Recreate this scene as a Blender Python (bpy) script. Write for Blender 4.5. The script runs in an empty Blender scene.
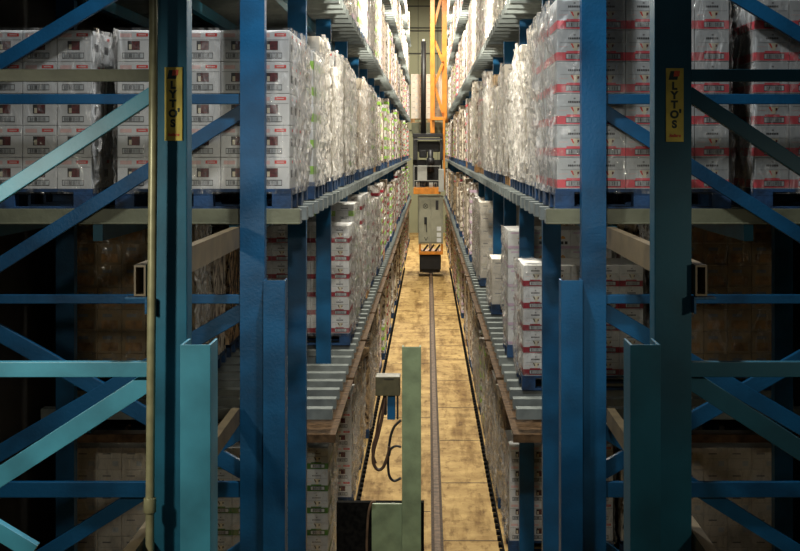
import bpy, bmesh, math, random
from mathutils import Vector, Matrix, noise as mnoise
sc = bpy.context.scene
COL = sc.collection
R = random.Random(7)
H = 4.2            # eye height above the warehouse floor
XC = -0.03         # centre line of the aisle

# ------------------------------------------------------------------ materials
def lin(c):
    c /= 255.0
    return c/12.92 if c <= 0.04045 else ((c+0.055)/1.055)**2.4
def rgb(r, g, b): return (lin(r), lin(g), lin(b), 1.0)
MATS = {}
def mat(name, col, rough=0.6, metal=0.0, var=0.12, scale=6.0, bump=0.0, bscale=40.0, spec=0.5, stain=None, stain_amt=0.5):
    m = bpy.data.materials.new(name); m.use_nodes = True
    nt = m.node_tree; b = nt.nodes['Principled BSDF']
    b.inputs['Roughness'].default_value = rough; b.inputs['Metallic'].default_value = metal
    b.inputs['Specular IOR Level'].default_value = spec
    tc = nt.nodes.new('ShaderNodeTexCoord')
    oi = nt.nodes.new('ShaderNodeObjectInfo')
    ad = nt.nodes.new('ShaderNodeVectorMath'); ad.operation = 'MULTIPLY_ADD'
    ad.inputs[1].default_value = (1, 1, 1)
    nt.links.new(tc.outputs['Object'], ad.inputs[0])
    sc_ = nt.nodes.new('ShaderNodeMath'); sc_.operation = 'MULTIPLY'; sc_.inputs[1].default_value = 17.0
    nt.links.new(oi.outputs['Random'], sc_.inputs[0]); nt.links.new(sc_.outputs[0], ad.inputs[2])
    n = nt.nodes.new('ShaderNodeTexNoise'); n.inputs['Scale'].default_value = scale; n.inputs['Detail'].default_value = 5
    nt.links.new(ad.outputs[0], n.inputs['Vector'])
    ramp = nt.nodes.new('ShaderNodeValToRGB')
    c2 = stain if stain else tuple(min(1, max(0, x*(1-var*2.2))) for x in col[:3])+(1,)
    c1 = tuple(min(1, x*(1+var)) for x in col[:3])+(1,)
    ramp.color_ramp.elements[0].position = 0.3; ramp.color_ramp.elements[0].color = c2
    ramp.color_ramp.elements[1].position = 0.62 if not stain else 0.3+stain_amt*0.5; ramp.color_ramp.elements[1].color = c1
    nt.links.new(n.outputs['Fac'], ramp.inputs['Fac']); nt.links.new(ramp.outputs['Color'], b.inputs['Base Color'])
    if bump:
        n2 = nt.nodes.new('ShaderNodeTexNoise'); n2.inputs['Scale'].default_value = bscale; n2.inputs['Detail'].default_value = 3
        nt.links.new(ad.outputs[0], n2.inputs['Vector'])
        bp = nt.nodes.new('ShaderNodeBump'); bp.inputs['Strength'].default_value = bump; bp.inputs['Distance'].default_value = 0.01
        nt.links.new(n2.outputs['Fac'], bp.inputs['Height']); nt.links.new(bp.outputs['Normal'], b.inputs['Normal'])
    MATS[name] = m
    return m

blue   = mat('blue_rack_paint', rgb(12, 70, 106), 0.42, var=.2, scale=3, bump=.15, bscale=60, spec=.3)
tealp  = mat('lit_petrol_paint', rgb(26, 92, 116), 0.5, var=.15, scale=4, bump=.08, bscale=50, spec=.3)  # rack blue lightened to carry the lamp light on the left post
dblue  = mat('shaded_petrol_paint', rgb(17, 78, 98), 0.5, var=.15, scale=3, bump=.04, bscale=50, spec=.3)  # rack blue darkened for the dim right frame; deck beams share it
teal   = mat('lit_teal_paint', rgb(62, 136, 158), 0.45, var=.14, scale=4, bump=.06, bscale=70)  # same paint lightened further, lamp light on the left braces
galv   = mat('galvanised_steel', rgb(112, 118, 116), 0.85, spec=.08, metal=.0, var=.1, scale=9, bump=.1)
olivem = mat('olive_beam_paint', rgb(92, 94, 74), 0.55, var=.12, scale=7, bump=.15)
tanm   = mat('tan_beam_paint', rgb(98, 84, 60), 0.5, var=.15, scale=7)
condm  = mat('conduit_paint', rgb(150, 146, 112), 0.38, metal=.2, var=.12, scale=14)
greenm = mat('sage_green_paint', rgb(118, 132, 98), 0.6, var=.12, scale=9, bump=.15)
olived = mat('olive_box_paint', rgb(70, 64, 38), 0.6, var=.15, scale=20)
blackm = mat('black_plastic', rgb(17, 17, 18), 0.5, var=.2)
mattk   = mat('matt_black', rgb(20, 19, 17), 0.95, var=.3, scale=30, spec=.03)
darkm  = mat('dark_steel', rgb(40, 40, 42), 0.45, metal=.3, var=.2)
orange = mat('orange_paint', rgb(216, 134, 38), 0.42, var=.12, scale=6)
cabm   = mat('cabinet_grey_paint', rgb(150, 148, 128), 0.45, var=.07, scale=5)
greyb  = mat('grey_box_paint', rgb(165, 165, 158), 0.5, var=.06)
railm  = mat('worn_rail_steel', rgb(96, 76, 58), 0.7, metal=.0, var=.25, scale=12, spec=.15)
wood   = mat('brown_board', rgb(80, 62, 44), 0.85, var=.3, scale=14, bump=.3, spec=.1)
palw   = mat('bare_pallet_wood', rgb(160, 122, 78), 0.8, var=.25, scale=10, bump=.3)
palb   = mat('blue_pallet_paint', rgb(14, 52, 88), 0.7, var=.3, scale=10, bump=.3)
wht    = mat('white_carton', rgb(214, 214, 212), 0.55, var=.05, scale=6)
ivory  = mat('ivory_carton', rgb(212, 204, 190), 0.55, var=.06, scale=6)
greyc  = mat('grey_carton', rgb(190, 194, 194), 0.55, var=.05, scale=6)
lilac  = mat('lilac_print', rgb(196, 170, 190), 0.55, var=.06)
kraft  = mat('kraft_carton', rgb(150, 128, 94), 0.7, var=.12, scale=8)
salmon = mat('salmon_print', rgb(222, 84, 94), 0.5, var=.08)
crims  = mat('crimson_print', rgb(150, 18, 40), 0.5, var=.12)
grn    = mat('green_print', rgb(66, 112, 34), 0.5, var=.15)
lime   = mat('lime_print', rgb(142, 190, 70), 0.5, var=.1)
redp   = mat('red_print', rgb(214, 56, 50), 0.5, var=.06)
pinkp  = mat('faint_pink_print', rgb(222, 184, 178), 0.55, var=.06)
inkm   = mat('black_print', rgb(38, 36, 38), 0.55, var=.1)
inkg   = mat('grey_print', rgb(120, 120, 120), 0.55, var=.1)
wine   = mat('dark_wine_print', rgb(92, 28, 32), 0.5, var=.3, scale=60)
creamp = mat('cream_print', rgb(214, 204, 176), 0.5, var=.1)
gold   = mat('amber_print', rgb(212, 150, 60), 0.5, var=.1)
signy  = mat('yellow_sign', rgb(206, 184, 70), 0.5, var=.12, scale=12)
signk  = mat('dark_green_lettering', rgb(16, 40, 24), 0.5, var=.1)
signr  = mat('orange_red_lettering', rgb(206, 78, 34), 0.5, var=.1)
rubber = mat('cable_brown', rgb(70, 48, 34), 0.5, var=.2)
wallm  = mat('far_wall_sheet', rgb(150, 148, 116), 0.6, var=.06, scale=.6)
wallk  = mat('dark_wall', rgb(40, 40, 40), 0.9, var=.1)
seam   = mat('seam_dark', rgb(58, 56, 46), 0.7)
joint  = mat('floor_joint_dirt', rgb(58, 42, 26), 0.9, var=.3, scale=30)

def floor_material():
    m = bpy.data.materials.new('worn_concrete'); m.use_nodes = True; nt = m.node_tree; b = nt.nodes['Principled BSDF']
    tc = nt.nodes.new('ShaderNodeTexCoord')
    def nz(scale, det, sx=1, sy=1):
        mp = nt.nodes.new('ShaderNodeMapping'); mp.inputs['Scale'].default_value = (sx, sy, 1)
        nt.links.new(tc.outputs['Object'], mp.inputs['Vector'])
        n = nt.nodes.new('ShaderNodeTexNoise'); n.inputs['Scale'].default_value = scale; n.inputs['Detail'].default_value = det; n.inputs['Roughness'].default_value = .65
        nt.links.new(mp.outputs[0], n.inputs['Vector']); return n
    a = nz(2.2, 8); c = nz(9, 6, 1, .35); d = nz(1.1, 5, 2.5, .3)
    r1 = nt.nodes.new('ShaderNodeValToRGB'); r1.color_ramp.elements[0].position = .35; r1.color_ramp.elements[1].position = .68
    r1.color_ramp.elements[0].color = rgb(138, 110, 66); r1.color_ramp.elements[1].color = rgb(194, 164, 108)
    nt.links.new(a.outputs['Fac'], r1.inputs['Fac'])
    r2 = nt.nodes.new('ShaderNodeValToRGB'); r2.color_ramp.elements[0].position = .33; r2.color_ramp.elements[1].position = .48
    r2.color_ramp.elements[0].color = (.38, .31, .24, 1); r2.color_ramp.elements[1].color = (1, 1, 1, 1)
    nt.links.new(c.outputs['Fac'], r2.inputs['Fac'])
    r3 = nt.nodes.new('ShaderNodeValToRGB'); r3.color_ramp.elements[0].position = .38; r3.color_ramp.elements[1].position = .5
    r3.color_ramp.elements[0].color = (.5, .43, .34, 1); r3.color_ramp.elements[1].color = (1, 1, 1, 1)
    nt.links.new(d.outputs['Fac'], r3.inputs['Fac'])
    m1 = nt.nodes.new('ShaderNodeMixRGB'); m1.blend_type = 'MULTIPLY'; m1.inputs[0].default_value = .8
    m2 = nt.nodes.new('ShaderNodeMixRGB'); m2.blend_type = 'MULTIPLY'; m2.inputs[0].default_value = .9
    nt.links.new(r1.outputs[0], m1.inputs[1]); nt.links.new(r2.outputs[0], m1.inputs[2])
    nt.links.new(m1.outputs[0], m2.inputs[1]); nt.links.new(r3.outputs[0], m2.inputs[2])
    nt.links.new(m2.outputs[0], b.inputs['Base Color']); b.inputs['Roughness'].default_value = .8; b.inputs['Specular IOR Level'].default_value = .12
    bp = nt.nodes.new('ShaderNodeBump'); bp.inputs['Strength'].default_value = .25; bp.inputs['Distance'].default_value = .02
    nt.links.new(c.outputs['Fac'], bp.inputs['Height']); nt.links.new(bp.outputs[0], b.inputs['Normal'])
    return m
floorm = floor_material()

def wrap_material(name, lo, hi, film=(0.86, 0.83, 0.78, 1), opaque=None):
    """crinkled stretch film: clear where it lies flat, milky and shiny along the folds"""
    m = bpy.data.materials.new(name); m.use_nodes = True; nt = m.node_tree; b = nt.nodes['Principled BSDF']
    tc = nt.nodes.new('ShaderNodeTexCoord'); oi = nt.nodes.new('ShaderNodeObjectInfo')
    mu = nt.nodes.new('ShaderNodeMath'); mu.operation = 'MULTIPLY'; mu.inputs[1].default_value = 23.0
    nt.links.new(oi.outputs['Random'], mu.inputs[0])
    def nz(scale, det, s, dist=0.0):
        mp = nt.nodes.new('ShaderNodeMapping'); mp.inputs['Scale'].default_value = s
        nt.links.new(tc.outputs['Object'], mp.inputs['Vector'])
        ad = nt.nodes.new('ShaderNodeVectorMath'); ad.operation = 'ADD'
        nt.links.new(mp.outputs[0], ad.inputs[0]); nt.links.new(mu.outputs[0], ad.inputs[1])
        n = nt.nodes.new('ShaderNodeTexNoise'); n.inputs['Scale'].default_value = scale; n.inputs['Detail'].default_value = det
        n.inputs['Distortion'].default_value = dist
        nt.links.new(ad.outputs[0], n.inputs['Vector']); return n
    a = nz(5.0, 5, (1.6, 1.6, .8), 2.2)
    c = nz(8.0, 5, (1.3, 1.3, .45), 1.8)
    rp = nt.nodes.new('ShaderNodeValToRGB'); rp.color_ramp.elements[0].position = .47; rp.color_ramp.elements[1].position = .64
    rp.color_ramp.elements[0].color = (lo, lo, lo, 1); rp.color_ramp.elements[1].color = (hi, hi, hi, 1)
    nt.links.new(a.outputs['Fac'], rp.inputs['Fac'])
    bp = nt.nodes.new('ShaderNodeBump'); bp.inputs['Strength'].default_value = 1.0; bp.inputs['Distance'].default_value = .03
    nt.links.new(c.outputs['Fac'], bp.inputs['Height'])
    b.inputs['Base Color'].default_value = film; b.inputs['Roughness'].default_value = .2; b.inputs['Specular IOR Level'].default_value = 1.0
    nt.links.new(bp.outputs[0], b.inputs['Normal'])
    if opaque:                              # far loads: the film's dark folds and bright sheen put into the colour
        b.inputs['Roughness'].default_value = .24
        r2 = nt.nodes.new('ShaderNodeValToRGB'); r2.color_ramp.elements[0].position = .42; r2.color_ramp.elements[1].position = .56
        r2.color_ramp.elements[0].color = opaque[0]; r2.color_ramp.elements[1].color = opaque[1]
        nt.links.new(a.outputs['Fac'], r2.inputs['Fac']); nt.links.new(r2.outputs[0], b.inputs['Base Color'])
        return m
    gl = nt.nodes.new('ShaderNodeBsdfGlossy'); gl.inputs['Color'].default_value = (.96, .94, .9, 1); gl.inputs['Roughness'].default_value = .09
    nt.links.new(bp.outputs[0], gl.inputs['Normal'])
    fm = nt.nodes.new('ShaderNodeMixShader'); fm.inputs[0].default_value = .4
    nt.links.new(b.outputs[0], fm.inputs[1]); nt.links.new(gl.outputs[0], fm.inputs[2])
    tr = nt.nodes.new('ShaderNodeBsdfTransparent'); mx = nt.nodes.new('ShaderNodeMixShader')
    fr = nt.nodes.new('ShaderNodeFresnel'); fr.inputs['IOR'].default_value = 1.4; nt.links.new(bp.outputs[0], fr.inputs['Normal'])
    ma = nt.nodes.new('ShaderNodeMath'); ma.operation = 'MAXIMUM'; mh = nt.nodes.new('ShaderNodeMath'); mh.operation = 'MULTIPLY'; mh.inputs[1].default_value = .7
    nt.links.new(fr.outputs[0], mh.inputs[0]); nt.links.new(mh.outputs[0], ma.inputs[0]); nt.links.new(rp.outputs[0], ma.inputs[1])
    nt.links.new(ma.outputs[0], mx.inputs[0]); nt.links.new(tr.outputs[0], mx.inputs[1]); nt.links.new(fm.outputs[0], mx.inputs[2])
    nt.links.new(mx.outputs[0], nt.nodes['Material Output'].inputs['Surface'])
    return m
wrapm = wrap_material('stretch_film', .45, .95)
wrapc = wrap_material('clear_side_film', .12, .7)
wrapf = wrap_material('thin_stretch_film', .0, .22)
farw = [wrap_material('far_wrapped_white', 0, 0, opaque=(rgb(112, 98, 84), rgb(232, 228, 222))),
        wrap_material('far_wrapped_cream', 0, 0, opaque=(rgb(96, 78, 58), rgb(228, 216, 196))),
        wrap_material('far_wrapped_grey', 0, 0, opaque=(rgb(84, 78, 72), rgb(212, 212, 210))),
        wrap_material('far_wrapped_tan', 0, 0, opaque=(rgb(70, 52, 36), rgb(196, 166, 126)))]

# ------------------------------------------------------------------ mesh builder
class MB:
    def __init__(s): s.v = []; s.f = []; s.mi = []; s.mats = []; s.sm = []
    def m(s, mt):
        if mt not in s.mats: s.mats.append(mt)
        return s.mats.index(mt)
    def face(s, pts, mt, smooth=False):
        n = len(s.v); s.v += [tuple(p) for p in pts]; s.f.append(tuple(range(n, n+len(pts)))); s.mi.append(s.m(mt)); s.sm.append(smooth)
    def hexa(s, c, mt):          # eight corners: 4 bottom ccw, 4 top ccw
        n = len(s.v); s.v += [tuple(p) for p in c]; k = s.m(mt)
        for q in ((3,2,1,0), (4,5,6,7), (0,1,5,4), (1,2,6,5), (2,3,7,6), (3,0,4,7)):
            s.f.append(tuple(n+i for i in q)); s.mi.append(k); s.sm.append(False)
        return s
    def box(s, x0, x1, y0, y1, z0, z1, mt):
        x0, x1 = min(x0,x1), max(x0,x1); y0, y1 = min(y0,y1), max(y0,y1); z0, z1 = min(z0,z1), max(z0,z1)
        return s.hexa([(x0,y0,z0),(x1,y0,z0),(x1,y1,z0),(x0,y1,z0),(x0,y0,z1),(x1,y0,z1),(x1,y1,z1),(x0,y1,z1)], mt)
    def bar(s, p, q, w, y0, y1, mt):   # a flat bar lying in an XZ plane, p and q are (x, z)
        p = Vector(p); q = Vector(q); d = (q-p).normalized(); n = Vector((-d.y, d.x))*w/2
        a, b, c, e = p-n, q-n, q+n, p+n
        pts = [(a.x,y0,a.y),(b.x,y0,b.y),(c.x,y0,c.y),(e.x,y0,e.y)]
        pts2 = [(x,y1,z) for x,_,z in pts]
        return s.hexa(pts2+pts, mt)
    def tube(s, path, r, mt, seg=10):
        path = [Vector(p) for p in path]; n0 = len(s.v); k = s.m(mt); up = None
        for i, p in enumerate(path):
            t = (path[min(i+1, len(path)-1)]-path[max(i-1, 0)]).normalized()
            if up is None: up = t.orthogonal().normalized()
            up = (up - t*up.dot(t)).normalized(); w = t.cross(up)
            for j in range(seg):
                a = 2*math.pi*j/seg; s.v.append(tuple(p+(up*math.cos(a)+w*math.sin(a))*r))
        for i in range(len(path)-1):
            for j in range(seg):
                a = n0+i*seg+j; b = n0+i*seg+(j+1) % seg
                s.f.append((a, b, b+seg, a+seg)); s.mi.append(k); s.sm.append(True)
        s.f.append(tuple(n0+j for j in reversed(range(seg)))); s.mi.append(k); s.sm.append(False)
        e = n0+(len(path)-1)*seg
        s.f.append(tuple(e+j for j in range(seg))); s.mi.append(k); s.sm.append(False)
        return s
    def mesh(s, name, bevel=0):
        me = bpy.data.meshes.new(name); me.from_pydata(s.v, [], s.f); me.update()
        for mt in s.mats: me.materials.append(mt)
        for i, p in enumerate(me.polygons): p.material_index = s.mi[i]; p.use_smooth = s.sm[i]
        bm = bmesh.new(); bm.from_mesh(me)
        bmesh.ops.recalc_face_normals(bm, faces=bm.faces)
        if bevel:
            bmesh.ops.bevel(bm, geom=[e for e in bm.edges if len(e.link_faces) == 2 and e.calc_face_angle(0) > .6], offset=bevel, segments=2, affect='EDGES', profile=.6)
        bm.to_mesh(me); bm.free()
        return me
    def build(s, name, parent=None, bevel=0): return link(name, s.mesh(name, bevel), parent)
def link(name, data, parent=None, loc=None):
    o = bpy.data.objects.new(name, data); COL.objects.link(o)
    if parent: o.parent = parent
    if loc: o.location = loc
    return o
def thing(name, label, cat, loc=(0,0,0), group=None):
    return tag(link(name, None, None, loc), label, cat, group)
def tag(o, label, cat, group=None):
    o['label'] = label; o['category'] = cat
    if group: o['group'] = group
    return o
def struct(o): o['kind'] = 'structure'; return o
def X(side, m): return XC + side*m          # side -1 left, +1 right; m = distance from the aisle's centre line
def Z(z): return H + z                      # z measured from eye height
def text_mesh(txt, size, mt, bold=0.0, shear=0.0):
    cu = bpy.data.curves.new('lettering', 'FONT'); cu.body = txt; cu.size = size; cu.align_x = 'CENTER'; cu.align_y = 'CENTER'
    cu.offset = bold; cu.extrude = .0006; cu.shear = shear
    o = bpy.data.objects.new('tmp', cu); COL.objects.link(o)
    dg = bpy.context.evaluated_depsgraph_get(); me = bpy.data.meshes.new_from_object(o.evaluated_get(dg))
    bpy.data.objects.remove(o); bpy.data.curves.remove(cu)
    me.materials.clear(); me.materials.append(mt)
    me.transform(Matrix.Rotation(math.pi/2, 4, 'X'))
    return me

# ------------------------------------------------------------------ the building
FAR = 66.0
def plane(name, pts, mt):
    b = MB(); b.face(pts, mt); return struct(link(name, b.mesh(name)))
fl = MB().box(-13, 13, -7, FAR, -.2, 0, floorm).build('floor'); struct(fl)
struct(MB().box(-13, 13, -7, FAR, 14.6, 14.8, wallk).build('ceiling'))
struct(MB().box(-3.75, -3.6, -7, FAR, 0, 14.6, wallk).build('light_block_left'))  # added sheet close behind the rack, keeps lamp light off the floor beyond
struct(MB().box(3.54, 3.7, -7, FAR, 0, 14.6, wallk).build('light_block_right'))  # its twin on the other side, also added to block light
struct(MB().box(-13.2, 13.2, -7.2, -7, 0, 14.6, wallk).build('wall_back'))
wf = MB(); wf.box(-13.2, 13.2, FAR, FAR+.2, 0, 14.6, wallm)
for k in range(-12, 13):
    wf.box(k*.5-.012, k*.5+.012, FAR-.03, FAR+.01, 0, 14.6, seam if k % 2 else wallm)
for z in (5.2, 7.0, 9.1, 10.25, 10.4, 11.5): wf.box(-13, 13, FAR-.04, FAR+.01, z-.03, z+.03, seam)
struct(wf.build('wall_front'))
# cross joints in the floor, on the strip between the rail and the right-hand rack
jt = MB()
for y in (13.97, 16.4, 18.8, 21.2, 23.7, 26.1, 27.9, 30.4, 33, 35.6, 38.2):
    jt.box(.17, .775, y-.012, y+.012, -.01, .0025, joint)
for y in (15.1, 20.4, 25.6): jt.box(-.72, .03, y-.012, y+.012, -.01, .0025, joint)
struct(jt.build('trim_1'))
for i, s in enumerate((-1, 1)):  # matt black strip and teeth painted for the shadows of the rack's base brackets
    g = MB(); x = X(s, .822)
    g.box(x-.008, x+.008, 10.7, 62, .0, .03, mattk)
    y = 10.8
    while y < 46: g.box(x-s*.008, x-s*.045, y, y+.09, 0, .035, mattk); y += .225
    struct(g.build('bracket_shade_' + ('left' if s < 0 else 'right')))

rail = thing('guide_rail', 'worn steel crane rail running down the floor along the aisle', 'rail', (.1, 9, 0))
MB().box(-.065, .065, 0, 56, 0.0005, .014, joint).build('rail_foot', rail)
MB().box(-.012, .012, 0, 56, .014, .075, darkm).build('rail_web', rail)
MB().box(-.034, .034, 0, 56, .075, .11, railm).build('rail_head', rail, .006)

# ------------------------------------------------------------------ racking
Y0, BAY, NB = 7.95, 2.7, 20
DECKS = {'lower': -2.16, 'middle': -.375, 'upper': 1.41, 'top': 3.195, 'sixth': 4.98}
CH = .088
for s in (-1, 1):
    side = 'left' if s < 0 else 'right'
    rack = thing('pallet_rack', 'tall blue pallet racking with pale deck bars along the %s side of the aisle' % side, 'rack', (X(s, 1.05), Y0, 0))
    ox, oy = X(s, 1.05), Y0
    def L(b, name, bevel=0):
        b.v = [(x-ox, y-oy, z) for x, y, z in b.v]
        return b.build(name, rack, bevel)
    # uprights: a channel section with a lip, front row all the way, back row near the cross aisle
    for k in range(NB+1):
        y = Y0+BAY*k; top = 10.6
        for m0, m1 in ((.97, 1.12), (2.87, 3.02)):
            if m0 > 2 and k > 3: continue
            b = MB(); a, c = X(s, m0), X(s, m1)
            b.box(a, c, y, y+.012, 0, top, blue)
            b.box(a, a+s*.012, y+.012, y+.1, 0, top, blue); b.box(c-s*.012, c, y+.012, y+.1, 0, top, blue)
            b.box(a+s*.012, a+s*.045, y+.088, y+.1, 0, top, blue); b.box(c-s*.045, c-s*.012, y+.088, y+.1, 0, top, blue)
            L(b, 'upright')
    # short doubling post beside the first upright
    b = MB(); a, c = X(s, .836), X(s, .968)
    b.box(a, c, Y0-.08, Y0-.068, 0, Z(-.79), blue); b.box(a, a+s*.01, Y0-.068, Y0+.06, 0, Z(-.79), blue); b.box(c-s*.01, c, Y0-.068, Y0+.06, 0, Z(-.79), blue)
    L(b, 'doubling_post', .002)
    # first frame seen face on
    yb0, yb1 = Y0+.012, Y0+.05
    S = 1300/Y0
    def P(px, v):      # left-hand photo position to metres from the centre line and height, mirrored for the other rack
        return (X(s, -((px-428)/S - XC)), Z((150-v)/S))
    for (p, q, w) in (((240, 99), (-90, 99), .062), ((240, 299.5), (-90, 299.5), .055), ((240, 490.5), (-90, 490.5), .095)):
        L(MB().bar(P(*p), P(*q), w, yb0, yb1, blue), 'horizontal_brace', .004)
    for i, (p, q, w) in enumerate((((112, -8), (-90, 114), .085), ((242, 110), (-90, 320), .085), ((242, 312), (-90, 506), .1), ((242, 474), (-90, 286), .1), ((242, 432), (-90, 640), .09), ((242, 551), (40, 690), .08))):
        L(MB().bar(P(*p), P(*q), w, yb0+.04+i*.002, yb1+.04+i*.002, blue), 'diagonal_brace', .004)
    # cross beam at the end of the middle deck
    e = MB(); e.box(X(s, .765), X(s, 3.25), Y0+.115, Y0+.15, Z(-.46), Z(-.365), olivem)
    e.box(X(s, .765), X(s, 3.25), Y0+.105, Y0+.115, Z(-.46), Z(-.45), olivem)
    L(e, 'end_beam', .003)
    # beams under the decks, decks of cross channels
    near, rest = [], MB()
    for lv, dz in DECKS.items():
        y1 = Y0+BAY*NB
        ys = Y0+.16 if lv != 'lower' else Y0+BAY+.16
        if lv in ('top', 'sixth'): ys = Y0+BAY*2
        for m0 in (1.15, 2.0, 2.78):
            L(MB().box(X(s, m0), X(s, m0+.06), ys, y1, Z(dz-CH-.105), Z(dz-CH-.002), dblue), 'deck_beam')
        k = 0
        for bay in range(NB):
            for j in range(6):
                y = Y0+BAY*bay+.19+.435*j
                if y < ys: continue
                c = ((y), Z(dz))
                vis = y if lv in ('middle', 'lower') else max(y, 0)+ (6 if lv == 'upper' else 30)
                near.append((vis, y, lv, dz))
    near.sort()
    def channel(y, dz):
        b = MB(); a, c = X(s, .77), X(s, 3.2)
        b.box(a, c, y, y+.12, Z(dz-.012), Z(dz), galv)
        b.box(a, c, y, y+.012, Z(dz-CH), Z(dz-.012), galv); b.box(a, c, y+.108, y+.12, Z(dz-CH), Z(dz-.012), galv)
        b.box(a, a+s*.012, y+.012, y+.108, Z(dz-CH), Z(dz-.012), galv)
        return b
    for i, (_, y, lv, dz) in enumerate(near):
        if i < 98: L(channel(y, dz), 'deck_channel', .002)
        else: rest.box(X(s, .77), X(s, 3.2), y, y+.12, Z(dz-CH), Z(dz), galv)
    o = L(rest, 'deck_channel'); o['kind'] = 'stuff'
    # brown boards under the lower deck
    for bay in range(1, NB):
        y0, y1 = Y0+BAY*bay+.125, Y0+BAY*(bay+1)-.02
        b = MB()
        n = 4
        for i in range(n):
            a = y0+(y1-y0)*i/n; c = y0+(y1-y0)*(i+1)/n-.012
            b.box(X(s, .735), X(s, 1.1), a, c, Z(-2.37), Z(-2.355), wood)
        b.box(X(s, .735), X(s, 3.1), y0-.03, y0, Z(-2.42), Z(-2.352), wood)
        L(b, 'fire_board', .002)

# ------------------------------------------------------------------ near post frames at the cross aisle
for s in (-1, 1):
    side = 'left' if s < 0 else 'right'
    YA = 5.3; S = 1300/YA
    fr = thing('post_frame', 'near %s steel post with diagonal braces standing in front of the racking' % ('brightly lit blue post and teal braces: the left' if s < 0 else 'dimly lit blue: the right'), 'steel frame', (X(s, 1.03), YA, 0))
    fr['label'] = 'brightly lit post with pale teal braces, the one with a conduit in front' if s < 0 else 'dimly lit post with dark braces, the one without a conduit'
    ox, oy = X(s, 1.03), YA
    def L(b, name, bevel=0):
        b.v = [(x-ox, y-oy, z) for x, y, z in b.v]
        return b.build(name, fr, bevel)
    def P(px, v): return (X(s, -((px-428)/S - XC)), Z((150-v)/S))
    top = Z(2.2)
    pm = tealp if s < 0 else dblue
    a, c = X(s, .954), X(s, 1.105)
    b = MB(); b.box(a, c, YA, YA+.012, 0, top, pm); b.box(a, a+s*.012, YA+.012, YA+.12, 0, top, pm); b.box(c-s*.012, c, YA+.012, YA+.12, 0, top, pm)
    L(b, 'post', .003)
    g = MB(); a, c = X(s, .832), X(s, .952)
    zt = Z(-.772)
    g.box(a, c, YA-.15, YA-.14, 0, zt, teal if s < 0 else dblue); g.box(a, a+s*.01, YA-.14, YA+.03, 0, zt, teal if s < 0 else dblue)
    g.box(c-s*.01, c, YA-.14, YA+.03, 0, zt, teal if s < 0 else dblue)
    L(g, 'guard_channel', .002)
    tm = teal if s < 0 else dblue  # lit copy of the paint on the left, shaded copy on the right
    y0, y1 = YA+.02, YA+.06
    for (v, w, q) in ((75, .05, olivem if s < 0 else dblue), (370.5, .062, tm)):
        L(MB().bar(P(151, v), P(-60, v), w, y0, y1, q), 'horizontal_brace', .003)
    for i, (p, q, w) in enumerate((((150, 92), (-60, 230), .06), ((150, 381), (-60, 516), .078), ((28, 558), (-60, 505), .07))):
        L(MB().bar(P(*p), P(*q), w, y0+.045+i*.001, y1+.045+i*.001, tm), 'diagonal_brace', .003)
    # hollow tie beams running back to the racking
    for z0, z1 in ((-.59, -.465), (-1.66, -1.56)):
        t = MB(); a, c = X(s, 1.11), X(s, 1.158); ya, yb = YA-.05, Y0-.09
        if z0 < -1: ya = 4.3
        t.box(a, c, ya, yb, Z(z1-.008), Z(z1), tanm); t.box(a, c, ya, yb, Z(z0), Z(z0+.008), tanm)
        t.box(a, a+s*.008, ya, yb, Z(z0+.008), Z(z1-.008), tanm); t.box(c-s*.008, c, ya, yb, Z(z0+.008), Z(z1-.008), tanm)
        L(t, 'tie_beam')
    k = MB(); a, c = X(s, 1.1), X(s, 1.19)
    k.box(a, c, YA-.07, YA-.002, Z(-.602), Z(-.592), blue); k.box(a, a+s*.01, YA-.07, YA-.002, Z(-.66), Z(-.602), blue)
    L(k, 'bracket', .002)

# conduit on the left post
cd = thing('conduit', 'pale grey-green vertical conduit pipe in front of the near post', 'pipe', (-1.1, 5.2, 0))
MB().tube([(-.022+.0, 0, 0), (-.012, 0, 2.8), (.0, 0, H), (.006, 0, H+2.0)], .0175, condm, 20).build('pipe', cd)
MB().tube([(-.0125, 0, 2.75), (-.0122, 0, 2.81)], .025, condm, 20).build('coupling', cd, .003)

# signs
for s in (-1, 1):
    YA = 5.3; S = 1300/YA
    cx, cz = ((173.8, 104) if s < 0 else (674.5, 105))
    x = (cx-428)/S; z = Z((150-cz)/S)
    sg = thing('sign', 'narrow yellow LYTO\'S sign on the near post %s' % ('beside the conduit' if s < 0 else 'of the dark frame with no conduit'), 'sign', (x, YA-.004, z), 'yellow signs on the near posts')
    w, h = (17.6/S, 73.5/S)
    MB().box(-w/2, w/2, -.004, .003, -h/2, h/2, signy).build('plate', sg, .001)
    e = MB()
    def para(x0, x1, z0, z1, sh, mt): e.face([(x0-sh, -.0046, z0), (x1-sh, -.0046, z0), (x1+sh, -.0046, z1), (x0+sh, -.0046, z1)], mt)
    para(-.022, .014, .102, .138, .004, signk)
    e.face([(-.006, -.0049, .116), (.018, -.0049, .116), (.021, -.0049, .139), (-.002, -.0049, .139)], signr)
    e.build('emblem', sg)
    for ch, zz in (('L', .076), ('Y', .038), ('T', .0), ('O', -.040), ('S', -.080)):
        link('letter', text_mesh(ch, .042, signk, .0024), sg, (-.002, -.0046, zz))
    link('letter', text_mesh("'", .042, signk, .003), sg, (.0215, -.0046, -.037))
    link('lettering', text_mesh('Italiana', .0165, signr, .0009, .25), sg, (0, -.0046, -.125))

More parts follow.
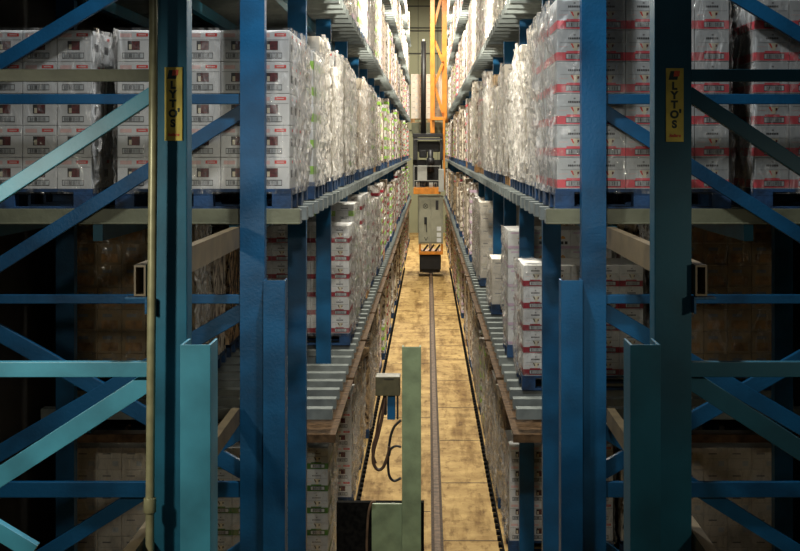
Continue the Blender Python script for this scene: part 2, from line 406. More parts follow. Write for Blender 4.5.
# ------------------------------------------------------------------ cartons and pallets
CW, CD, CHT = .216, .251, .199
KIND = {   # body, band colour, text for the label
 'red_tag':   (wht, None, 'white red-tagged cartons'),
 'salmon':    (greyc, salmon, 'salmon-banded grey cartons'),
 'crimson':   (wht, crims, 'crimson-banded white cartons'),
 'green':     (greyc, grn, 'green-banded grey cartons'),
 'patch':     (wht, None, 'lime-patched white cartons'),
 'plain':     (ivory, None, 'plain off-white cartons'),
 'emblem':    (wht, lilac, 'amber-and-lilac white cartons'),
 'kraft':     (kraft, None, 'brown kraft cartons'),
}
def carton_mesh(kind):
    body, band, _ = KIND[kind]
    b = MB(); w, d, h = CW-.003, CD-.003, CHT-.002
    b.box(-w/2, w/2, -d/2, d/2, 0, h, body)
    me = b.mesh('carton', .004)
    e = MB()
    def fr(u0, u1, t0, t1, mt, lift=.0008):     # rectangle on the front face, u and t from 0 to 1
        y = -d/2-lift; e.face([(-w/2+u0*w, y, t0*h), (-w/2+u1*w, y, t0*h), (-w/2+u1*w, y, t1*h), (-w/2+u0*w, y, t1*h)], mt)
    def sd(u0, u1, t0, t1, mt, lift=.0008):     # the same on both long sides
        for q in (-1, 1):
            x = q*(w/2+lift); e.face([(x, -d/2+u0*d, t0*h), (x, -d/2+u1*d, t0*h), (x, -d/2+u1*d, t1*h), (x, -d/2+u0*d, t1*h)], mt)
    def code(u0, u1, t0, t1):
        fr(u0, u1, t0, t1, inkm, .0009); fr(u0+.015, u1-.015, t0+.025, t1-.025, greyc, .0012)
        rr = random.Random(kind)
        u = u0+.07
        while u < u1-.1:
            q = rr.choice((.01, .018, .03)); fr(u, u+q, t0+.035, t1-.035, inkm if rr.random() < .5 else inkg, .0015); u += q+rr.choice((.008, .016))
    if kind == 'red_tag':
        fr(.03, .97, .685, .70, inkg); fr(.56, .9, .80, .905, redp); fr(.62, .84, .835, .87, pinkp, .0012)
        fr(.08, .42, .78, .9, pinkp); fr(.3, .66, .37, .66, inkm); fr(.42, .65, .375, .655, wine, .0012); fr(.34, .42, .39, .55, creamp, .0012)
        code(.14, .78, .10, .29); sd(.55, .85, .8, .9, redp); sd(.3, .7, .35, .6, inkm)
    elif kind in ('salmon', 'crimson', 'green'):
        fr(0, 1, .035, .30, band); sd(0, 1, .035, .30, band); fr(.28, .72, .30, .345, band)
        code(.26, .86, .075, .265)
        for i in range(7): fr(.33+i*.052, .33+i*.052+.04, .71, .775, inkm if kind != 'green' else inkg)
        fr(.49, .55, .83, .88, inkg); fr(.1, .95, .60, .612, inkg)
        y = -d/2-.0009
        def px(u): return -w/2+u*w
        e.face([(px(.5), y, .36*h), (px(.58), y, .36*h), (px(.7), y, .59*h), (px(.38), y, .59*h)], creamp)
        e.face([(px(.47), y-.0003, .44*h), (px(.51), y-.0003, .44*h), (px(.46), y-.0003, .58*h), (px(.4), y-.0003, .58*h)], redp if kind == 'salmon' else inkm)
        e.face([(px(.6), y-.0003, .45*h), (px(.65), y-.0003, .48*h), (px(.66), y-.0003, .55*h), (px(.6), y-.0003, .55*h)], wine if kind != 'green' else inkm)
        fr(.06, .32, .47, .485, pinkp)
    elif kind == 'patch':
        fr(.1, .9, .62, .64, inkg); fr(.3, .7, .72, .8, inkg); code(.25, .75, .12, .28); fr(.72, 1, .3, .62, lime); sd(0, .35, .3, .62, lime); sd(.6, .8, .3, .62, lime)
    elif kind == 'plain':
        fr(.2, .55, .7, .76, inkg); fr(.62, .86, .18, .4, greyc); fr(.1, .9, .5, .51, inkg); sd(.2, .6, .6, .68, inkg)
    elif kind == 'emblem':
        fr(0, 1, .03, .18, band); sd(0, 1, .03, .18, band)
        y = -d/2-.0009
        e.face([(-.005, y, .55*h), (.06, y, .55*h), (.05, y, .66*h), (.03, y, .72*h), (.008, y, .64*h)], gold)
        fr(.5, .68, .26, .42, inkm); fr(.74, .88, .26, .42, inkm); fr(.15, .55, .82, .9, lilac)
    else:
        fr(.15, .85, .12, .5, pinkp if kind != 'kraft' else palw); fr(.2, .6, .65, .8, inkg); sd(.2, .7, .3, .6, palw)
    em = e.mesh('marks')
    bm = bmesh.new(); bm.from_mesh(me)
    off = len(me.materials)
    bm2 = bmesh.new(); bm2.from_mesh(em)
    vm = [bm.verts.new(v.co) for v in bm2.verts]
    for f in bm2.faces:
        nf = bm.faces.new([vm[v.index] for v in f.verts]); nf.material_index = f.material_index+off
    for mt in em.materials: me.materials.append(mt)
    bm.to_mesh(me); bm.free(); bm2.free()
    return me
CARTON = {k: carton_mesh(k) for k in KIND}
LD, LW = .78, 1.10          # a load along and across the aisle
PH = .13
def pallet_mesh(mt):
    b = MB(); w, d = LW, LD
    for i in range(7):
        y = -d/2+i*(d-.095)/6; b.box(-w/2, w/2, y, y+.095, PH-.02, PH, mt)
    for y in (-d/2, -.05, d/2-.1):
        for x in (-w/2, -.06, w/2-.12): b.box(x, x+.12, y, y+.1, .02, PH-.042, mt)
        b.box(-w/2, w/2, y, y+.1, 0, .02, mt)
    for x in (-w/2, -.06, w/2-.12): b.box(x, x+.12, -d/2, d/2, PH-.042, PH-.02, mt)
    return b.mesh('pallet', .002)
PALLET = {'b': pallet_mesh(palb), 'w': pallet_mesh(palw)}
def wrap_mesh(n, seed):
    """crinkled film round n layers, open at the bottom"""
    b = MB(); w, d, h = LW/2-.006, LD/2-.004, n*CHT+.012
    nx, ny, nz = 22, 22, n*5
    rr = random.Random(seed); o = seed*7.3
    def fold(u, z):
        f = mnoise.noise(Vector((u*2.6+z*1.1+o, z*1.1, o)))*.9 + mnoise.noise(Vector((u*8-z*3.0, z*2.6+o, o+3)))*.5 + mnoise.noise(Vector((u*2-z*3.4, z*1.6+o*2, 5)))*.6
        return max(-.2, 1-2.6*abs(f))
    ring = [(-w+2*w*i/nx, -d) for i in range(nx)]+[(w, -d+2*d*i/ny) for i in range(ny)]+[(w-2*w*i/nx, d) for i in range(nx)]+[(-w, d-2*d*i/ny) for i in range(ny)]
    N = len(ring); k = b.m(wrapm); kf = b.m(wrapf)
    for j in range(nz+1):
        t = j/nz; z = PH-.03+(h+.03)*t
        for i, (x, y) in enumerate(ring):
            edge = i % nx == 0
            q = fold(x*.9+y*1.1, z)*(.3 if edge else 1)
            if abs(abs(x)-w) < 1e-6: x += math.copysign(q*.034+rr.uniform(-.009, .009)+.008, x)
            if abs(abs(y)-d) < 1e-6: y += math.copysign(q*.009+.002, y)
            b.v.append((x, y, z+rr.uniform(-.006, .006)*(0 < j < nz)))
    for j in range(nz):
        for i in range(N):
            a, c = j*N+i, j*N+(i+1) % N
            side = nx <= i < 2*nx or i >= 3*nx
            for f in (((a, c, c+N), (a, c+N, a+N)) if (i+j) % 2 else ((a, c, a+N), (c, c+N, a+N))):
                b.f.append(f); b.mi.append(k if side else kf); b.sm.append(False)
    return b.mesh('stretch_wrap')
WRAP = {}
def core_mesh(kind, n, x0, x1, y0, y1):
    """cartons of the heart of the load, behind the ones that show"""
    b = MB(); body, band, _ = KIND[kind]
    for i in range(n):
        z = PH+i*CHT; b.box(x0, x1, y0, y1, z+.0005, z+CHT-.002, body)
        if band: b.box(x0-.0006, x1+.0006, y0-.0006, y1+.0006, z+.008, z+.06, band)
    return b.mesh('carton')
ORD = ['first','second','third','fourth','fifth','sixth','seventh','eighth','ninth','tenth','eleventh','twelfth','thirteenth','fourteenth','fifteenth','sixteenth','seventeenth','eighteenth','nineteenth','twentieth']
ORD += ['twenty-'+x for x in ORD[:9]]+['thirtieth']+['thirty-'+x for x in ORD[:9]]+['fortieth']+['forty-'+x for x in ORD[:9]]
CORE = {}
def detailed_load(s, m0, y, z, kind, n, label, group, front, clear=False, pal='b', wrap=True):
    cx = X(s, m0+LW/2); cy = y+LD/2
    t = thing('pallet_load', label, 'pallet load', (cx, cy, z), group)
    link('pallet', PALLET[pal], t)
    a = -s                                     # the aisle lies towards a
    cols = [a*(LW/2-.01-CW/2-i*CW) for i in range(5)]; rows = [-LD/2+.013+CD/2+j*CD for j in range(3)]
    cells = [(0, j) for j in range(3)]
    if front: cells += [(i, 0) for i in range(1, 5)]
    for k in range(n):
        for i, j in cells: link('carton', CARTON[kind], t, (cols[i], rows[j], PH+k*CHT))
    key = (kind, n, front, s)
    if key not in CORE:
        xa, xb = cols[0]-a*CW/2, cols[4]-a*CW/2
        y0 = rows[0]+CD/2 if front else rows[0]-CD/2
        CORE[key] = core_mesh(kind, n, min(xa, xb), max(xa, xb), y0, rows[2]+CD/2)
    link('carton', CORE[key], t)
    if wrap:
        wk = (n, R.randrange(4))
        if wk not in WRAP: WRAP[wk] = wrap_mesh(n, wk[1]+n*10)
        o = link('stretch_wrap', WRAP[wk], t)
        if clear:
            me = WRAP.get((wk, 'f')) or WRAP[wk].copy(); me.materials[0] = wrapc; WRAP[(wk, 'f')] = me; o.data = me
    return t
STACK = {}
def stack_parts(kind, n):
    """a load further off: pallet plus layers with their bands, one mesh each"""
    key = (kind, n)
    if key in STACK: return STACK[key]
    body, band, _ = KIND[kind]; b = MB(); w, d = LW/2-.01, LD/2-.012
    fm = {'red_tag': farw[0], 'salmon': farw[2], 'crimson': farw[0], 'green': farw[2], 'patch': farw[0], 'plain': farw[1], 'emblem': farw[0], 'kraft': farw[3]}[kind]
    for i in range(n):
        z = PH+i*CHT
        b.box(-w, w, -d, d, z, z+CHT-.006, fm)
        if band: b.box(-w-.003, w+.003, -d-.003, d+.003, z+.01, z+.062, band)
        if kind == 'patch':
            for x in (-w, w-.09): b.box(x-.003, x+.093, -d-.003, d+.003, z+.06, z+.12, lime)
        if kind == 'red_tag':
            for x in (-w+.05, w-.25): b.box(x, x+.2, -d-.003, d+.003, z+.05, z+.12, inkm)
            b.box(-w-.003, w+.003, -d+.1, -d+.3, z+.06, z+.13, wine)
    b.box(-w+.01, w-.01, -d+.01, d-.01, PH, PH+n*CHT-.01, body)
    STACK[key] = b.mesh('carton_stack')
    return STACK[key]
FARL = {}
def far_mesh(kind, n, pal):
    key = (kind, n, pal)
    if key in FARL: return FARL[key]
    me = stack_parts(kind, n).copy(); me.name = 'pallet_load'
    bm = bmesh.new(); bm.from_mesh(me); off = len(me.materials)
    me.materials.append(palb if pal == 'b' else palw)
    b = MB(); q = palb
    for y in (-LD/2, -.05, LD/2-.1): b.box(-LW/2, LW/2, y, y+.1, 0, PH, q)
    b.box(-LW/2, LW/2, -LD/2, LD/2, PH-.03, PH-.001, q)
    m2 = b.mesh('x'); b2 = bmesh.new(); b2.from_mesh(m2)
    vm = [bm.verts.new(v.co) for v in b2.verts]
    for f in b2.faces: bm.faces.new([vm[v.index] for v in f.verts]).material_index = off
    bm.to_mesh(me); bm.free(); b2.free(); FARL[key] = me
    return me

FLOORZ = .0
def slot(i): return Y0+BAY*(i//3)+.17+.85*(i % 3)
fixed = {  # (side, level): {slot: (kind, layers)}
 (-1, 'middle'): {0: ('red_tag', 5), 1: ('red_tag', 5), 2: ('patch', 5), 3: ('plain', 6), 4: ('plain', 5), 5: ('red_tag', 6), 6: ('plain', 6)},
 (1, 'middle'):  {0: ('salmon', 6), 1: ('salmon', 6), 2: ('plain', 6), 3: ('plain', 5), 4: ('plain', 6), 5: ('patch', 5), 6: ('kraft', 5), 7: ('plain', 6)},
 (-1, 'lower'):  {0: None, 1: None, 2: None, 3: None, 4: None, 5: None, 6: None, 7: ('crimson', 6), 8: ('patch', 7), 9: ('crimson', 5), 10: ('plain', 5), 11: ('crimson', 7), 12: ('patch', 7), 13: ('crimson', 6)},
 (1, 'lower'):   {0: None, 1: None, 2: None, 3: None, 4: ('crimson', 5), 5: None, 6: ('emblem', 6), 7: None, 8: None, 9: None, 10: ('plain', 3), 11: None, 12: None, 13: None, 14: ('plain', 6), 15: ('plain', 6), 16: ('red_tag', 6)},
 (-1, 'floor'):  {0: None, 1: None, 2: None, 3: None, 4: ('green', 7), 5: None, 6: None, 7: None, 8: ('red_tag', 6), 9: ('plain', 6), 10: ('kraft', 6), 11: None},
 (1, 'floor'):   {0: None, 1: None, 2: None, 3: None, 4: None, 5: None, 6: ('red_tag', 5), 7: ('kraft', 6), 8: ('plain', 6), 9: ('red_tag', 6), 10: ('kraft', 5)},
}
LEVELS = [('floor', -H), ('lower', DECKS['lower']), ('middle', DECKS['middle']), ('upper', DECKS['upper']), ('top', DECKS['top']), ('sixth', DECKS['sixth'])]
WORD = {'floor': 'on %s floor level', 'lower': 'on %s lower shelf', 'middle': 'on %s middle shelf', 'upper': 'on %s upper shelf', 'top': 'on %s top shelf'}
FIRST = {'floor': 0, 'lower': 0, 'middle': 0, 'upper': 4, 'top': 18, 'sixth': 36}
SOLO = {'floor': 28, 'lower': 32, 'middle': 36, 'upper': 36, 'top': 40, 'sixth': 0}
DET = {'floor': 10, 'lower': 15, 'middle': 9, 'upper': 8, 'top': 0, 'sixth': 0}
far = MB(); far_parts = []
for s in (-1, 1):
    side = 'left' if s < 0 else 'right'
    for lv, dz in LEVELS:
        fx = fixed.get((s, lv), {}); count = 0
        base = Z(dz)+.0015 if lv != 'floor' else .0015
        for i in range(FIRST[lv], 60):
            pool = ['plain']*4+['red_tag']*3+['crimson']*2+['patch']*2+['kraft']*2+['emblem', 'salmon']
            if lv == 'lower' and s < 0: pool = ['crimson']*4+['patch']*4+['plain']*3+['red_tag']*2
            if s > 0 and lv in ('lower', 'middle'): pool = ['plain']*5+['red_tag']*2+['emblem']*2+['kraft']*2+['patch', 'salmon']
            if lv in ('upper', 'top'): pool = ['plain']*4+['red_tag']*4+['emblem']*2+['salmon']*2+['patch', 'kraft']
            spec = (R.choice(pool), R.choice((5, 5, 6, 6, 6, 7) if lv != 'floor' else (5, 6, 6, 7)))
            if lv in ('lower', 'floor') and R.random() < .07: spec = (spec[0], 3)
            if lv == 'floor' and R.random() < .16: spec = None
            if i in fx: spec = fx[i]
            if spec is None: continue
            kind, n = spec; y = slot(i); m0 = .825+R.uniform(0, .055)*(i > 0)
            pal = 'b' if R.random() < .85 else 'w'
            if i < SOLO[lv]:
                label = 'pallet of %s, %s from near end %s' % (KIND[kind][2], ORD[count], WORD[lv] % side)
                group = 'pallet loads '+WORD[lv] % side; count += 1
                if i < DET[lv]:
                    prev = fx.get(i-1, 1) if i else None
                    front = prev is None or (prev != 1 and prev[1] < n) or i < 4 or R.random() < .4
                    detailed_load(s, m0, y, base, kind, n, label, group, front, clear=(i == 0 or lv in ('floor', 'lower') or (s, lv, i) in ((-1, 'lower', 7), (1, 'lower', 4), (1, 'lower', 6), (-1, 'floor', 4), (-1, 'floor', 8), (1, 'floor', 6))), pal=pal)
                elif i < 17 and lv != 'top':
                    t = thing('pallet_load', label, 'pallet load', (X(s, m0+LW/2), y+LD/2, base), group)
                    link('pallet', PALLET[pal], t); link('carton_stack', stack_parts(kind, n), t)
                    wk = (n, R.randrange(4))
                    if wk not in WRAP: WRAP[wk] = wrap_mesh(n, wk[1]+n*10)
                    me = WRAP.get((wk, 'f')) or WRAP[wk].copy(); me.materials[0] = wrapc; WRAP[(wk, 'f')] = me
                    link('stretch_wrap', me, t)
                else:
                    o = link('pallet_load', far_mesh(kind, n, pal), None, (X(s, m0+LW/2), y+LD/2, base)); tag(o, label, 'pallet load', group)
            else: far_parts.append((far_mesh(kind, n, pal), (X(s, m0+LW/2), y+LD/2, base)))
# everything beyond, too small to tell apart
bm = bmesh.new(); fmats = []
for me, loc in far_parts:
    mp = []
    for mt in me.materials:
        if mt not in fmats: fmats.append(mt)
        mp.append(fmats.index(mt))
    vs = [bm.verts.new(v.co+Vector(loc)) for v in me.vertices]
    for p in me.polygons: bm.faces.new([vs[k] for k in p.vertices]).material_index = mp[p.material_index]
fme = bpy.data.meshes.new('far_pallet_loads'); bm.to_mesh(fme); bm.free()
for mt in fmats: fme.materials.append(mt)
o = tag(link('far_pallet_loads', fme), 'small wrapped pallet loads at the far end of both racks', 'pallet loads'); o['kind'] = 'stuff'

# rear rows further in and the loads over the frame's top edge: hardly anything of them shows
rear_parts = []
for s in (-1, 1):
    for lv, dz in LEVELS[:5]:
        base = Z(dz)+.0015 if lv != 'floor' else .0015
        for i in range(30):
            n = R.choice((5, 6, 6)) if lv != 'middle' else 4; k = R.choice(('plain', 'red_tag', 'kraft'))
            if i >= {'floor': 5, 'lower': 5, 'middle': 1, 'upper': 0, 'top': 6}[lv]: rear_parts.append((far_mesh(k, n, 'b'), (X(s, 2.03+LW/2), slot(i)+LD/2, base)))
            if i < FIRST[lv] and i >= (0 if lv == 'upper' else 6): rear_parts.append((far_mesh(k, n, 'b'), (X(s, .85+LW/2), slot(i)+LD/2, base)))
bm = bmesh.new(); fmats = []
for me, loc in rear_parts:
    mp = []
    for mt in me.materials:
        if mt not in fmats: fmats.append(mt)
        mp.append(fmats.index(mt))
    vs = [bm.verts.new(v.co+Vector(loc)) for v in me.vertices]
    for p in me.polygons: bm.faces.new([vs[k] for k in p.vertices]).material_index = mp[p.material_index]
fme = bpy.data.meshes.new('rear_pallet_loads'); bm.to_mesh(fme); bm.free()
for mt in fmats: fme.materials.append(mt)
o = tag(link('rear_pallet_loads', fme), 'shaded pallet loads filling the rear rows behind the aisle-side loads', 'pallet loads'); o['kind'] = 'stuff'

# second row of loads, seen through the frames
for s, lv, i, kind, n, lb in (
    (-1, 'middle', 0, 'red_tag', 5, 'pallet of white red-tagged cartons behind teal braces, rear row of left middle shelf'),
    (1, 'middle', 0, 'salmon', 6, 'pallet of cartons with salmon bands behind dark braces, rear row of right middle shelf'),
    (-1, 'lower', 4, 'kraft', 7, 'dim brown carton pallet in the shade under the left end beam'),
    (1, 'lower', 4, 'kraft', 7, 'dim tan carton pallet in the shade under the right end beam'),
    (-1, 'floor', 4, 'plain', 7, 'dim wrapped pallet on the floor behind the lower teal braces, rear row'),
    (1, 'floor', 4, 'plain', 7, 'dim wrapped pallet on the floor behind the lower dark braces, rear row')):
    base = Z(dict(LEVELS)[lv])+.0015 if lv != 'floor' else .0015
    detailed_load(s, 2.065, slot(i), base, kind, n, lb, 'pallet loads in the rear rows', True, clear=(lv == 'middle'))

# ------------------------------------------------------------------ stop post and cables at the aisle end
yS = 9.0; S = 1300/yS
def A(px, v): return ((px-428)/S, Z((150-v)/S))
st = thing('stop_post', 'sage green steel stop post with side box standing in the aisle', 'post', (-.115, yS, 0))
def L(b, name, bevel=0):
    b.v = [(x+.115, y-yS, z) for x, y, z in b.v]; return b.build(name, st, bevel)
x0, zt = A(402, 347); x1, _ = A(421, 0)
b = MB(); b.box(x0, x1, yS, yS+.012, 0, zt, greenm); b.box(x0, x0+.012, yS+.012, yS+.12, 0, zt-.004, greenm); b.box(x1-.012, x1, yS+.012, yS+.12, 0, zt-.004, greenm)
L(b, 'post', .003)
xl, zb = A(335, 508); xm, _ = A(371, 0); xr, _ = A(424, 0)
L(MB().box(xl, xr, yS+.14, yS+.2, 0, zb, mattk), 'housing', .004)
L(MB().box(xm, x0-.002, yS+.1, yS+.13, 0, zb, greenm), 'gusset_plate', .003)
xj0, zj1 = A(375.5, 377); xj1, zj0 = A(400, 396)
jb = L(MB().box(xj0, xj1, yS+.0, yS+.16, zj0, zj1, olived), 'junction_box', .004)
xa, za = A(384, 379.5); xb_, zb_ = A(394, 378.5)
L(MB().box(xa, xb_, yS-.004, yS+.002, zb_-.006, zb_, blackm), 'slot')
xs0, zs1 = A(387, 396.5); xs1, zs0 = A(395, 421)
L(MB().box(xs0, xs1, yS+.04, yS+.12, zs0, zs1, blue), 'sensor', .003)
L(MB().box(xs0-.02, xs0-.004, yS+.05, yS+.11, zs0+.03, zs1, blackm).box(xs1+.01, xs1+.022, yS+.05, yS+.11, zs0, zs1, blackm), 'cable_gland', .002)
def cable(name, label, pts, r, mt, yy):
    P3 = []
    for k, (px, v) in enumerate(pts):
        q = A(px, v); P3.append(Vector((q[0], yy, q[1])))
    out = []
    for k in range(len(P3)-1):
        p0, p1, p2, p3 = P3[max(k-1, 0)], P3[k], P3[k+1], P3[min(k+2, len(P3)-1)]
        for t in range(6):
            u = t/6; out.append(.5*((2*p1)+(p2-p0)*u+(2*p0-5*p1+4*p2-p3)*u*u+(3*p1-p0-3*p2+p3)*u**3))
    out.append(P3[-1]); b = MB().tube(out, r, mt, 8)
    tag(b.build(name), label, 'cable')
cable('cable', 'bundled brown cable hanging in a loop below the junction box', [(385, 398), (383.5, 410), (379, 432), (374, 450), (373, 462), (377, 470), (383, 468), (388, 455), (389, 447)], .011, rubber, yS+.02)
cable('cable', 'second thin brown cable of the bundle beside the junction box', [(384, 398), (379, 418), (375, 440), (371.5, 455), (375, 468)], .008, rubber, yS+.135)
cable('cable', 'black cable bowing out from the stop post in a wide loop', [(401, 421), (394, 428), (390, 440), (388, 460), (389, 476), (394, 482), (401, 479)], .009, blackm, yS+.03)
cable('cable', 'short black cable entering the middle of the stop post', [(401, 447), (396, 446), (391, 449), (389, 456)], .008, blackm, yS-.0)
cable('cable', 'pale brown cable hanging over the top edge of the black housing', [(375, 505), (371, 506), (368, 516), (366.5, 535), (366, 560), (366, 600)], .009, railm, yS+.085)

# ------------------------------------------------------------------ stacker crane
YC = 43.0; S = 1300/YC
def A(px, v): return ((px-428)/S, Z((150-v)/S))
cr = thing('stacker_crane', 'orange stacker crane with grey cabinet marked 1 at the aisle\'s far end', 'crane', (.1, YC, 0))
def L(b, name, bevel=0, parent=None):
    b.v = [(x-.1, y-YC, z) for x, y, z in b.v]; return b.build(name, parent or cr, bevel)
def bx(px0, px1, v0, v1, y0, y1, mt, b=None):
    (xa, z1), (xb, z0) = A(px0, v0), A(px1, v1); b = b or MB(); return b.box(xa, xb, YC+y0, YC+y1, z0, z1, mt)
b = bx(419.5, 441, 255.2, 270, .1, 1.2, blackm); bx(422, 439, 270, 273.2, .2, .7, blackm, b)
L(b, 'bogie', .02)
for px in (421.5, 438.5):
    xx, zz = A(px, 268); w = MB(); w.tube([(xx-.06, YC+.3, .33), (xx+.06, YC+.3, .33)], .2, darkm, 20); L(w, 'wheel')
L(bx(419, 443, 251.5, 254.5, -.05, 1.3, orange), 'base_frame', .01)
fr = bx(419, 421, 244, 252, 0, .1, orange); bx(441, 443, 244, 252, 0, .1, orange, fr)
for a, c in ((423, 428), (429, 434), (435, 440)):
    p, q = A(a, 252), A(c, 245); fr.bar(p, q, .06, YC+.1, YC+.15, darkm)
L(fr, 'lower_frame')
cab = L(bx(418.5, 443, 196, 243.5, -.05, .55, cabm), 'cabinet', .01)
def onc(px0, px1, v0, v1, mt, name, dy=.012, bev=0): return L(bx(px0, px1, v0, v1, -.05-dy, -.0505, mt), name, bev, cab)
onc(419.5, 430.6, 197.5, 242, cabm, 'door', .02, .006); onc(431.4, 442, 197.5, 242, cabm, 'door', .02, .006)
onc(424.2, 427, 217, 224, blackm, 'handle', .06, .008); onc(426.2, 427, 223, 232, blackm, 'latch', .04)
t = text_mesh('1', .38, inkm, .028); xx, zz = A(437, 205.5); link('number', t, cab, (xx-.1, -.0725, zz))
xx, zz = A(425.5, 206)
e = MB()
ring = [(xx+.075*math.cos(a*math.pi/10), YC-.073, zz+.075*math.sin(a*math.pi/10)) for a in range(21)]
e.tube(ring, .008, inkm, 6); e.bar((xx-.05, zz-.05), (xx+.05, zz+.05), .016, YC-.074, YC-.071, inkm); e.bar((xx-.05, zz+.05), (xx+.05, zz-.05), .016, YC-.0745, YC-.0715, inkm)
L(e, 'emblem', 0, cab)
for v in (226.5, 232.5, 238): onc(436.8, 441, v, v+4.2, wht, 'sticker', .024)
e = MB(); p0, p1, p2 = A(424.5, 237), A(426, 240.5), A(427.5, 237)
e.bar(p0, p1, .02, YC-.073, YC-.07, inkm); e.bar(p1, p2, .02, YC-.0735, YC-.07, inkm); L(e, 'mark', 0, cab)
L(bx(413.5, 440.5, 187.5, 194, -.2, 1.6, orange), 'platform', .01)
c1 = bx(413, 417.5, 136, 160, .1, .5, darkm); bx(440, 443, 136, 160, .1, .5, darkm, c1); bx(413, 443, 138, 140, .05, .6, darkm, c1); bx(413.2, 442.8, 139.2, 140, .03, .05, greyb, c1); bx(412.5, 443, 133.5, 137, .05, .9, darkm, c1)
L(c1, 'carriage_frame', .01)
L(bx(412.5, 442.5, 160, 187.4, .9, 1.0, blackm), 'back_panel')
L(bx(417.5, 440, 141, 152, .6, 1.0, blackm), 'drive_housing', .03)
L(bx(419, 427, 150, 158, .5, .8, darkm), 'gearbox', .04)
xm, zm = A(430.5, 0); m1 = MB(); m1.tube([(xm, YC+.2, A(0, 172)[1]), (xm, YC+.2, A(0, 150)[1])], .09, darkm, 16); m1.tube([(xm, YC+.2, A(0, 165)[1]), (xm, YC+.2, A(0, 158)[1])], .13, darkm, 16)
L(m1, 'motor')
L(bx(417.5, 427, 165.5, 180.5, -.1, .2, greyb), 'control_box', .015)
L(bx(438.5, 444, 169, 191.5, -.3, .1, greyb), 'side_box', .015)
g = MB()
for v in (166, 180.5): p, q = A(414, v), A(441, v); g.bar(p, q, .022, YC-.15, YC-.12, greyb)
for px in (414, 440): p, q = A(px, 165), A(px, 188); g.bar(p, q, .022, YC-.15, YC-.12, greyb)
L(g, 'guard_rail')
d_ = MB()
for px0, px1 in ((416, 420), (421, 425), (429, 433), (434, 437)): bx(px0, px1, 181+R.random()*2, 187.3, .1, .5, darkm if R.random() < .6 else greyb, d_)
L(d_, 'hydraulic_block', .01)
TOPZ = 10.9
m_ = bx(430.2, 434.8, -40, 133, .45, .75, orange)
L(m_, 'mast_chord', .01); L(bx(442.3, 447.3, -40, 118, .9, 1.2, orange), 'mast_chord', .01)
L(bx(443, 445.2, 117, 190, .2, .4, orange), 'mast_leg', .01)
L(bx(432, 446.5, 116.5, 120, .3, .8, orange), 'mast_bracket', .01)
for i, (v0, v1) in enumerate(((-36, -10), (22, -12), (38, 60), (84, 62), (84, 112))):
    L(MB().bar(A(434.5 if i % 2 == 0 else 434.5, v0), A(443, v1), .09, YC+.78, YC+.86, orange), 'mast_brace', .004)
xp, _ = A(423.5, 0)
L(MB().tube([(xp, YC+.5, A(0, 135)[1]), (xp, YC+.5, A(0, 40)[1])], .085, blackm, 16), 'mast_tube')
L(bx(422.3, 424.6, 38, 40, .42, .58, greyb), 'tube_cap')
L(bx(411, 446, 121.5, 133, 1.6, 3.0, olivem), 'lift_carriage', .02)
ll = thing('pallet_load', 'bright white carton pallet raised on the stacker crane behind its mast', 'pallet load', (.05, YC+2.3, Z((150-121.5)/S)+.002), 'pallet on the crane')
link('pallet', PALLET['w'], ll); ll.scale = (1.18, 1, 1.1)
for k in range(7):
    for i in range(5): link('carton', CARTON['plain'], ll, (-.432+.216*i, -.27, PH+k*CHT))
link('carton', core_mesh('plain', 7, -.54, .54, -.14, .39), ll)

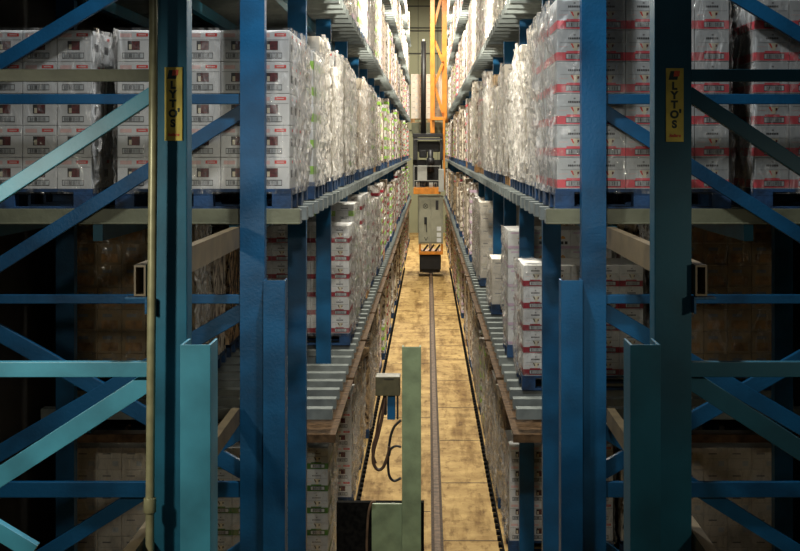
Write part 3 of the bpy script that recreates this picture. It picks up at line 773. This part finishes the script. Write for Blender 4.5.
# ------------------------------------------------------------------ light
def area(name, loc, size, power, col, rot=(0, 0, 0), sy=None):
    d = bpy.data.lights.new(name, 'AREA'); d.energy = power; d.color = col[:3]; d.size = size
    if sy: d.shape = 'RECTANGLE'; d.size_y = sy
    o = bpy.data.objects.new(name, d); COL.objects.link(o); o.location = loc; o.rotation_euler = rot; return o
def aim(o, to):
    o.rotation_euler = (Vector(to)-o.location).to_track_quat('-Z', 'Y').to_euler()
for y, p in ((11.5, 210), (17, 280), (23, 430), (29, 620), (35, 600), (41, 560), (47, 1400), (53, 1600), (60, 800)):
    area('aisle_lamp', (XC, y, Z(max(2.4, .118*y+.55))), .2, p, (1, .94, .80), sy=.5)
area('aisle_lamp', (-.25, 6.8, Z(2.8)), .25, 170, (.96, .99, 1.0))
def spot(name, loc, to, power, col, ang, blend=.6, size=.08):
    d = bpy.data.lights.new(name, 'SPOT'); d.energy = power; d.color = col; d.spot_size = math.radians(ang); d.spot_blend = blend; d.shadow_soft_size = size
    o = bpy.data.objects.new(name, d); COL.objects.link(o); o.location = loc; aim(o, to); return o
l = area('hall_lamp', (-.3, -3.0, Z(3.0)), .5, 22, (.93, .98, 1.0)); aim(l, (-.6, 8.2, Z(-.1)))
spot('platform_lamp', (-2.2, 3.3, Z(.0)), (-1.5, 5.5, Z(-1.05)), 175, (1, .96, .8), 86, 1)
spot('platform_lamp', (.1, 3.0, Z(.9)), (0, 13, Z(-2.3)), 360, (1, .97, .88), 38, .8)
spot('platform_lamp', (2.2, 3.0, Z(-.2)), (1.2, 5.5, Z(-1.3)), 44, (1, .92, .7), 70, .9)

w = bpy.data.worlds.new('dark_hall'); sc.world = w; w.use_nodes = True
w.node_tree.nodes['Background'].inputs[0].default_value = (.6, .75, 1, 1); w.node_tree.nodes['Background'].inputs[1].default_value = .004

# ------------------------------------------------------------------ camera
cam = bpy.data.cameras.new('camera'); co = bpy.data.objects.new('camera', cam); COL.objects.link(co)
co.location = (0, 0, H); co.rotation_euler = (math.pi/2, 0, 0)
cam.sensor_width = 36; cam.lens = 1300/800*36; cam.shift_x = -28/800; cam.shift_y = -125.5/800; cam.clip_end = 300; cam.clip_start = .05
sc.camera = co
sc.view_settings.view_transform = 'Standard'; sc.view_settings.look = 'None'; sc.view_settings.exposure = 0.0; sc.view_settings.gamma = 1
sc.view_settings.use_curve_mapping = False
sc.cycles.transparent_max_bounces = 24
sc.cycles.max_bounces = 8
sc.cycles.diffuse_bounces = 1
